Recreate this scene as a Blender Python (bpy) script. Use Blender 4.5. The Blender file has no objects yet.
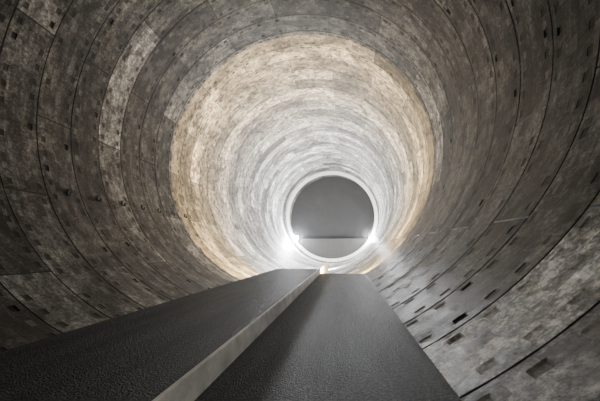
import bpy, math, random, bmesh
from mathutils import Vector, Matrix
random.seed(7)
R=7.0; CX=-2.58; CZ=6.08; CAMH=1.19; W=1.2
YM=14.8; YE=46.5
def cx(y):
    t=max(0,y-15)/30.0
    return CX+0.5*t*t
scene=bpy.context.scene
def new_obj(name,verts,faces,mat=None,parent=None,smooth=False):
    me=bpy.data.meshes.new(name); me.from_pydata(verts,[],faces); me.update()
    ob=bpy.data.objects.new(name,me); scene.collection.objects.link(ob)
    if mat: me.materials.append(mat)
    if parent: ob.parent=parent
    if smooth:
        for p in me.polygons: p.use_smooth=True
    return ob
# ---------- materials
class NT:
    def __init__(s,name):
        s.m=bpy.data.materials.new(name); s.m.use_nodes=True
        s.t=s.m.node_tree; s.n=s.t.nodes; s.l=s.t.links
        s.b=s.n['Principled BSDF']
    def add(s,t,**k):
        n=s.n.new(t)
        for a,v in k.items(): setattr(n,a,v)
        return n
    def inp(s,sock,v):
        if hasattr(v,'is_output'): s.l.new(v,sock)
        else: sock.default_value=v
    def math(s,op,a,b=0.0,clamp=False):
        n=s.add('ShaderNodeMath',operation=op); n.use_clamp=clamp
        s.inp(n.inputs[0],a); s.inp(n.inputs[1],b); return n.outputs[0]
    def noise(s,vec,scale,detail=4,rough=.6,dist=0):
        n=s.add('ShaderNodeTexNoise'); s.l.new(vec,n.inputs['Vector'])
        n.inputs['Scale'].default_value=scale; n.inputs['Detail'].default_value=detail
        n.inputs['Roughness'].default_value=rough; n.inputs['Distortion'].default_value=dist
        return n.outputs[0]
    def mapv(s,vec,sc,loc=(0,0,0)):
        n=s.add('ShaderNodeMapping'); s.l.new(vec,n.inputs[0]); n.inputs['Scale'].default_value=sc; n.inputs['Location'].default_value=loc
        return n.outputs[0]
    def ramp(s,f,stops):
        n=s.add('ShaderNodeValToRGB'); s.l.new(f,n.inputs[0])
        e=n.color_ramp.elements
        while len(e)<len(stops): e.new(.5)
        for i,(p,c) in enumerate(stops):
            e[i].position=p; e[i].color=(c,c,c,1) if not isinstance(c,tuple) else (*c,1)
        return n.outputs[0]
    def mix(s,f,a,b,mode='MIX'):
        n=s.add('ShaderNodeMix',data_type='RGBA',blend_type=mode)
        s.inp(n.inputs[0],f); s.inp(n.inputs[6],a); s.inp(n.inputs[7],b); return n.outputs[2]

def lining_mat():
    N=NT('segment_concrete'); b=N.b
    uv=N.add('ShaderNodeUVMap').outputs[0]
    at=N.add('ShaderNodeVertexColor',layer_name='Col').outputs[0]
    sep=N.add('ShaderNodeSeparateColor'); N.l.new(at,sep.inputs[0])
    tone,pocket,grout=sep.outputs[0],sep.outputs[1],sep.outputs[2]
    n1=N.noise(N.mapv(uv,(.35,3.0,1)),1.0,7,.7)
    n2=N.noise(N.mapv(uv,(.45,.6,1),(5,9,0)),1.0,8,.75,.8)
    n5=N.noise(N.mapv(uv,(3,3.6,1)),1.0,6,.75,.3)
    n3=N.noise(N.mapv(uv,(12,12,1)),1.0,5,.85)
    n4=N.noise(N.mapv(uv,(.9,9,1)),1.0,6,.75)
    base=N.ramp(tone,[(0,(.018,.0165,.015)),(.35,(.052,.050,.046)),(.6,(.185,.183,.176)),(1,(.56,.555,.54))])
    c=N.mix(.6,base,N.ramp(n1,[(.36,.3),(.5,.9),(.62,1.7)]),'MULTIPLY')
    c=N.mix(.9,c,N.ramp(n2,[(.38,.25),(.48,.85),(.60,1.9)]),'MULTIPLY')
    c=N.mix(.65,c,N.ramp(n5,[(.40,.3),(.5,1.0),(.60,1.9)]),'MULTIPLY')
    c=N.mix(.75,c,N.ramp(n3,[(.40,.25),(.5,1.0),(.60,2.1)]),'MULTIPLY')
    lime=N.math('MULTIPLY',N.ramp(n4,[(.54,0),(.60,1)]),N.ramp(n5,[(.46,0),(.54,1)]))
    c=N.mix(N.math('MULTIPLY',lime,.2),c,(.38,.375,.365,1))
    br=N.add('ShaderNodeTexBrick'); N.l.new(N.mapv(uv,(1,1,1),(.13,.07,0)),br.inputs['Vector'])
    br.inputs['Scale'].default_value=1.0; br.inputs['Brick Width'].default_value=.34; br.inputs['Row Height'].default_value=.2
    br.inputs['Mortar Size'].default_value=0.0; br.inputs['Color1'].default_value=(0,0,0,1); br.inputs['Color2'].default_value=(1,1,1,1); br.offset=.37
    bv=br.outputs['Color']
    mk=N.ramp(bv,[(.90,0),(.91,1)]); md=N.ramp(bv,[(.12,1),(.13,0)])
    c=N.mix(N.math('MULTIPLY',mk,.13),c,(.38,.375,.365,1))
    c=N.mix(N.math('MULTIPLY',md,.5),c,(.012,.011,.010,1))
    c=N.mix(N.math('MULTIPLY',grout,.28),c,(.38,.375,.365,1))
    c=N.mix(pocket,c,(.006,.0055,.005,1))
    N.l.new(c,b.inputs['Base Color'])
    N.l.new(N.ramp(n5,[(.35,.45),(.65,.75)]),b.inputs['Roughness'])
    b.inputs['Specular IOR Level'].default_value=.3
    bu=N.add('ShaderNodeBump'); bu.inputs['Strength'].default_value=.5; bu.inputs['Distance'].default_value=.02
    h=N.math('ADD',n3,N.math('MULTIPLY',n5,.8)); N.l.new(h,bu.inputs['Height'])
    N.l.new(bu.outputs[0],b.inputs['Normal'])
    return N.m
def gravel_mat(name,dark,light,scale=28):
    N=NT(name); b=N.b
    co=N.add('ShaderNodeTexCoord').outputs['Object']
    v=N.add('ShaderNodeTexVoronoi'); N.l.new(co,v.inputs['Vector']); v.inputs['Scale'].default_value=scale*2.4
    n=N.noise(co,scale*1.1,6,.9); big=N.noise(N.mapv(co,(3.2,.35,1)),1.0,7,.7)
    c=N.mix(N.ramp(n,[(.46,0),(.56,1)]),(*dark,1),(*light,1))
    c=N.mix(1.0,c,N.ramp(big,[(.35,.3),(.65,1.7)]),'MULTIPLY')
    N.l.new(c,b.inputs['Base Color']); b.inputs['Roughness'].default_value=.7
    b.inputs['Specular IOR Level'].default_value=.16
    bu=N.add('ShaderNodeBump'); bu.inputs['Strength'].default_value=1; bu.inputs['Distance'].default_value=.015
    N.l.new(N.math('ADD',v.outputs['Distance'],n),bu.inputs['Height']); N.l.new(bu.outputs[0],b.inputs['Normal'])
    return N.m
def conc_mat(name,col,rough=.7,var=.5,scale=3):
    N=NT(name); b=N.b
    co=N.add('ShaderNodeTexCoord').outputs['Object']
    n=N.noise(co,scale,7,.7)
    c=N.mix(1.0,(*col,1),N.ramp(n,[(.3,1-var),(.7,1+var)]),'MULTIPLY')
    N.l.new(c,b.inputs['Base Color']); b.inputs['Roughness'].default_value=rough
    bu=N.add('ShaderNodeBump'); bu.inputs['Strength'].default_value=.4; bu.inputs['Distance'].default_value=.02
    N.l.new(n,bu.inputs['Height']); N.l.new(bu.outputs[0],b.inputs['Normal'])
    return N.m
def metal_mat(name,col,rough=.5,metal=.8):
    N=NT(name); b=N.b
    co=N.add('ShaderNodeTexCoord').outputs['Object']
    n=N.noise(co,20,4,.6)
    N.l.new(N.mix(1.0,(*col,1),N.ramp(n,[(.3,.7),(.7,1.2)]),'MULTIPLY'),b.inputs['Base Color'])
    b.inputs['Roughness'].default_value=rough; b.inputs['Metallic'].default_value=metal
    return N.m
def emit_mat(name,col,s):
    N=NT(name); N.b.inputs['Base Color'].default_value=(*col,1)
    N.b.inputs['Emission Color'].default_value=(*col,1); N.b.inputs['Emission Strength'].default_value=s
    return N.m
M_l=lining_mat()
M_deck=gravel_mat('deck_asphalt',(.003,.003,.003),(.040,.039,.037))
M_walk=gravel_mat('walkway_asphalt',(.004,.004,.004),(.060,.058,.056))
M_kerb=conc_mat('kerb_concrete',(.78,.76,.70),.7,.35)
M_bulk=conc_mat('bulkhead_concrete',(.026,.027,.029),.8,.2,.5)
M_collar=conc_mat('collar_concrete',(.80,.80,.79),.7,.15)
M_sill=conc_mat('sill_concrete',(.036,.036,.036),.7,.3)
M_blk=metal_mat('black_steel',(.03,.03,.03))
M_lens=emit_mat('cool_lens',(.93,.97,1),3000)
M_lensw=emit_mat('warm_lens',(1,.8,.5),60)

# ---------- tunnel lining: real segmental rings with bolt pockets and joints
def lining():
    V=[];F=[];C=[];UV=[]
    NS=8; y0=YM-math.ceil((YM+9)/W)*W; nr=int((YE+4.5-y0)/W)
    seg=2*math.pi/NS; L=seg*R; G=.006; G2=.018
    pv=[(.13,.27),(W-.27,W-.13)]
    for r in range(nr):
        yb=y0+r*W; rot=(seg*.5 if r%2 else 0)+math.radians(6)
        rt=random.uniform(-.12,.12)
        for s in range(NS):
            a0=rot+s*seg
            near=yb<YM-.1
            tone=(.38 if near else .62)+(rt+random.uniform(-.18,.18))*(.75 if near else 1)  # dimness of the near stretch is put into the colour of its rings
            if random.random()<.08: tone+=.12
            am=math.degrees(a0+seg/2)%360
            soft=1
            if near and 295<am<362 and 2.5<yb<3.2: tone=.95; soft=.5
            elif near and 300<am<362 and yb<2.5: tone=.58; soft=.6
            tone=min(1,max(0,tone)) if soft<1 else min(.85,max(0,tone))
            doff=random.uniform(-.003,.003)
            np_=11; pu=[]
            for k in range(np_):
                c=(k+.5)*L/np_; hw=.10
                pu.append((c-hw,c+hw))
            us=[0,G,G2,L-G2,L-G,L]
            for a,b in pu: us+=[a,a+.02,b-.02,b]
            us.sort(); uu=[us[0]]
            for u in us[1:]:
                d=u-uu[-1]; n=max(1,math.ceil(d/.35))
                st=uu[-1]
                for i in range(1,n+1): uu.append(st+d*i/n)
            vv=[0,G,G2,W-G2,W-G,W]
            for a,b in pv: vv+=[a,a+.02,b-.02,b]
            vv.sort()
            st={}
            for i in range(np_):
                for j in range(2):
                    q=random.random()
                    st[i,j]=0 if q<.05 else (1 if q<.62 else (2 if q<.88 else 3))
            def cell(u,v):
                for i,(a,b) in enumerate(pu):
                    if a+.001<u<b-.001:
                        for j,(c,d) in enumerate(pv):
                            if c+.001<v<d-.001: return (i,j)
                return None
            base=len(V)
            for v in vv:
                y=yb+v
                for u in uu:
                    d=doff
                    if u<.012 or u>L-.012 or v<.012 or v>W-.012: d=.012
                    else:
                        ce=cell(u,v)
                        if ce and st[ce]==0 : d=.025
                        elif ce and st[ce] in (1,2): d=doff+.008
                    th=a0+u/R
                    V.append((cx(y)+(R+d)*math.cos(th),y,CZ+(R+d)*math.sin(th)))
            nu=len(uu)
            for j in range(len(vv)-1):
                for i in range(nu-1):
                    a=base+j*nu+i
                    F.append((a,a+nu,a+nu+1,a+1))
                    um=(uu[i]+uu[i+1])/2; vm=(vv[j]+vv[j+1])/2
                    p=0;g=0
                    if um<.017 or um>L-.017 or vm<.017 or vm>W-.017: p=.95
                    ce=cell(um,vm)
                    if ce:
                        if st[ce]==0:p=.85*soft
                        elif st[ce]==2:g=1
                        elif st[ce]==1:p=.78*soft
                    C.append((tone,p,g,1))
                    q=[(a0*R+uu[x],yb+vv[w]) for x,w in((i,j),(i,j+1),(i+1,j+1),(i+1,j))]
                    UV.append(q)
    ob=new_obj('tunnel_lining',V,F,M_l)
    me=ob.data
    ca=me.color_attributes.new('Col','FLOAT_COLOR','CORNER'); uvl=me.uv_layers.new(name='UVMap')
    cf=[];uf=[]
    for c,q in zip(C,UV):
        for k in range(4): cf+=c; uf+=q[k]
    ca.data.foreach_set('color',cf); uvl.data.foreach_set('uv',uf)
    return ob
lining()

def prism(name,prof,ys,mat,parent=None,bev=0):
    V=[];F=[];n=len(prof)
    for y in ys:
        o=cx(y)-CX
        for x,z in prof: V.append((x+o,y,z))
    for k in range(len(ys)-1):
        for i in range(n):
            j=(i+1)%n; a=k*n
            F.append((a+i,a+j,a+n+j,a+n+i))
    F.append(tuple(range(n-1,-1,-1))); m=(len(ys)-1)*n; F.append(tuple(range(m,m+n)))
    ob=new_obj(name,V,F,mat,parent)
    bm=bmesh.new(); bm.from_mesh(ob.data); bmesh.ops.recalc_face_normals(bm,faces=bm.faces); bm.to_mesh(ob.data); bm.free()
    if bev:
        md=ob.modifiers.new('b','BEVEL'); md.width=bev; md.segments=2
    return ob
def arcx(z,side): return CX+side*math.sqrt(max(0,(R-.0)**2-(z-CZ)**2))
KX=-1.015*CAMH
DH=.23; KT=.04
zs=[0,-.15,-.3,-.45,-.6]
prof=[(KX-.0,0)]+[(arcx(z,1)-.01,z) for z in zs]+[(KX,-.6)]
prism('floor',prof,[-8.9,0,5,10,YM-.1],M_walk)
DXL=-3.38*(CAMH-DH)
e=bpy.data.objects.new('raised_deck',None); scene.collection.objects.link(e)
prism('deck_slab',[(KX-KT,DH-.005),(DXL,DH-.005),(DXL,DH-.2),(KX-KT,DH-.2)],[-8.9,0,5,10,YM-.4],M_deck,e,.012)
prism('edge_wall',[(DXL+.02,DH-.2),(DXL+.02,-.85),(DXL+.22,-.85),(DXL+.22,-.2+DH)],[-8.9,0,5,10,YM-.5],M_kerb,e)
prism('kerb_beam',[(KX-KT,DH),(KX,DH),(KX,-.78),(KX-KT,-.78)],[-8.9,0,5,10,YM,18,21],M_kerb,None,.008)

# ---------- end
def ring_solid(name,ri,ro,ya,yb,mat,n=128):
    V=[];F=[];c=cx(ya)
    for k in range(n):
        t=2*math.pi*k/n
        for r,y in((ri,ya),(ro,ya),(ro,yb),(ri,yb)): V.append((c+r*math.cos(t),y,CZ+r*math.sin(t)))
    for k in range(n):
        a=4*k;b=4*((k+1)%n)
        for i in range(4):
            j=(i+1)%4; F.append((a+i,a+j,b+j,b+i))
    ob=new_obj(name,V,F,mat); 
    bm=bmesh.new(); bm.from_mesh(ob.data); bmesh.ops.recalc_face_normals(bm,faces=bm.faces); bm.to_mesh(ob.data); bm.free()
    md=ob.modifiers.new('b','BEVEL'); md.width=.04; md.segments=2; md.limit_method='ANGLE'
    return ob
ring_solid('portal_collar',R-.52,R-.06,YE-1.0,YE-.3,M_collar)
V=[];F=[];n=96;c=cx(YE);yb=YE+3.5
rr=[0,1.5,3,4.5,6,R-.02]
for r in rr:
    for k in range(n):
        t=2*math.pi*k/n; V.append((c+r*math.cos(t),yb-.5*(r/R)**2,CZ+r*math.sin(t)))
for i in range(len(rr)-1):
    for k in range(n):
        F.append((i*n+k,(i+1)*n+k,(i+1)*n+(k+1)%n,i*n+(k+1)%n))
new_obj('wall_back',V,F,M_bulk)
zt=CAMH+1.45
pts=[]
c0=cx(YE)
th0=math.asin((zt-CZ)/(R-.55))
for k in range(41):
    t=math.pi-th0+(2*th0+math.pi)*k/40
    pts.append((c0+(R-.5)*math.cos(t),CZ+(R-.5)*math.sin(t)))
V=[(x,YE+.2,z) for x,z in pts]+[(x,YE+.6,z) for x,z in pts]; m=len(pts)
F=[tuple(range(m)),tuple(range(2*m-1,m-1,-1))]+[(i,(i+1)%m,m+(i+1)%m,m+i) for i in range(m)]
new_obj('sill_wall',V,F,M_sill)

# ---------- floodlights
def box(bm,loc,sz,rot=None):
    r=bmesh.ops.create_cube(bm,size=1)
    M=Matrix.Translation(loc)@(rot or Matrix())@Matrix.Diagonal((*sz,1))
    bmesh.ops.transform(bm,matrix=M,verts=r['verts'])
def rod(bm,a,b,r,seg=8):
    a=Vector(a);b=Vector(b);d=b-a
    q=d.to_track_quat('Z','Y').to_matrix().to_4x4()
    k=bmesh.ops.create_cone(bm,cap_ends=True,segments=seg,radius1=r,radius2=r,depth=d.length)
    bmesh.ops.transform(bm,matrix=Matrix.Translation((a+b)/2)@q,verts=k['verts'])
def bmobj(name,bm,mat,parent=None):
    me=bpy.data.meshes.new(name); bm.to_mesh(me); bm.free(); me.materials.append(mat)
    ob=bpy.data.objects.new(name,me); scene.collection.objects.link(ob)
    if parent: ob.parent=parent
    return ob
def wallz(x,y): 
    return CZ-math.sqrt(R*R-(x-cx(y))**2)
def flood(loc,facing,power,col,lens,size=.3,stand=True,spot=math.pi,blend=.1,name='floodlight',gz=None,rotz=0,back=0,soft=.12):
    x,y,z=loc; s=facing
    G=(lambda a,b:gz) if gz is not None else wallz
    e=bpy.data.objects.new(name,None); scene.collection.objects.link(e); e.location=loc; e.rotation_euler=(0,0,rotz)
    bm=bmesh.new()
    box(bm,(0,-s*.08,0),(size*2+.06,.12,size*1.5+.06))
    for i in range(5): box(bm,((i-2)*size*.4,-s*.17,0),(.02,.08,size*1.3))
    rod(bm,(-size-.06,0,-size),(-size-.06,0,.05),.015); rod(bm,(size+.06,0,-size),(size+.06,0,.05),.015)
    rod(bm,(-size-.06,0,-size),(size+.06,0,-size),.015)
    bmobj('housing',bm,M_blk,e)
    bm=bmesh.new()
    box(bm,(0,0,0),(size*2,.03,size*1.5)); bmobj('lens',bm,lens,e)
    if stand:
        bm=bmesh.new(); g=G(x,y)-z
        rod(bm,(0,0,-size),(0,0,g+.5),.025)
        for k in range(3):
            t=2*math.pi*k/3+.5; fx=.35*math.cos(t); fy=.35*math.sin(t)
            rod(bm,(0,0,g+.7),(fx,fy,G(x+fx,y+fy)-z+.0),.018)
        bmobj('stand',bm,M_blk,e)
    def beam(p,s2):
        ld=bpy.data.lights.new('beam','SPOT'); ld.energy=p; ld.color=col; ld.spot_size=spot; ld.spot_blend=blend; ld.shadow_soft_size=soft
        lo=bpy.data.objects.new('beam',ld); scene.collection.objects.link(lo); lo.parent=e
        lo.location=(0,s2*(.1 if s2==s else .4),0); lo.rotation_euler=(math.pi/2 if s2>0 else -math.pi/2,0,0)
    beam(power,s)
    if back: beam(back,-s)  # added rear beam with no lens of its own, brightens collar and sill
    return e
cool=(.94,.97,1); warm=(1,.66,.26)
yl=44
flood((-7.2,yl,CAMH+1.45),-1,14000,cool,M_lens,.30,back=2400,soft=.45)
flood((3.75,yl,CAMH+1.35),-1,20000,cool,M_lens,.30,back=2400,soft=.3)
yw=YM+.03
flood((-3.7,yw,wallz(-3.7,yw)+.27),1,16000,warm,M_lensw,.16,False,blend=.02)
flood((-.75,yw,wallz(-.75,yw)+.27),1,8500,warm,M_lensw,.16,False,blend=.02)
# unseen floodlight added behind the camera to brighten kerb face and right wall
flood((.2,-3.2,1.1),1,330,(1,.98,.95),M_lensw,.16,True,spot=math.radians(130),blend=.8,gz=0,rotz=math.radians(-8))
# cool floodlights added low in the invert to whiten the far stretch
flood((-3.2,18.5,wallz(-3.2,18.5)+.27),1,15000,cool,M_lensw,.16,False,blend=1)
flood((-2.0,29,wallz(-2.0,29)+.27),1,19000,cool,M_lensw,.16,False,blend=1)

bm=bmesh.new()
for k in range(7):
    y=8.3+k*1.2
    z=2.95; x=cx(y)-math.sqrt(R*R-(z-CZ)**2)
    box(bm,(x+.03,y,z),(.05,.06,.22)); box(bm,(x+.10,y,z-.08),(.12,.04,.04)); box(bm,(x+.16,y,z-.05),(.04,.07,.12))
bmobj('cable_bracket_row',bm,M_blk)

# ---------- thin haze volume added to imitate glare around the far lamps
M_h=bpy.data.materials.new('glare_haze'); M_h.use_nodes=True; nt=M_h.node_tree; nt.nodes.remove(nt.nodes['Principled BSDF'])
vs=nt.nodes.new('ShaderNodeVolumeScatter'); vs.inputs['Density'].default_value=.003; vs.inputs['Anisotropy'].default_value=.85
nt.links.new(vs.outputs[0],nt.nodes['Material Output'].inputs['Volume'])
V=[];n=48
for y in (39.5,YE-1.2):
    for k in range(n):
        t=2*math.pi*k/n; V.append((cx(y)+(R-.1)*math.cos(t),y,CZ+(R-.1)*math.sin(t)))
F=[tuple(range(n)),tuple(range(2*n-1,n-1,-1))]+[(k,n+k,n+(k+1)%n,(k+1)%n) for k in range(n)]
hz=new_obj('glare_haze',V,F,M_h)

w=bpy.data.worlds.new('World'); scene.world=w; w.use_nodes=True
w.node_tree.nodes['Background'].inputs[0].default_value=(.85,.9,1,1)
w.node_tree.nodes['Background'].inputs[1].default_value=.02
# ---------- camera
cam=bpy.data.cameras.new('camera'); co=bpy.data.objects.new('camera',cam); scene.collection.objects.link(co)
f=300.0; cam.sensor_width=36; cam.lens=36*f/600; cam.clip_start=.05
vx,vy=345,248.5
yaw=math.atan((vx-300)/f); pitch=math.atan((vy-200.5)/f*math.cos(yaw))
co.location=(0,0,CAMH); co.rotation_euler=(math.pi/2+pitch,0,yaw)
scene.camera=co
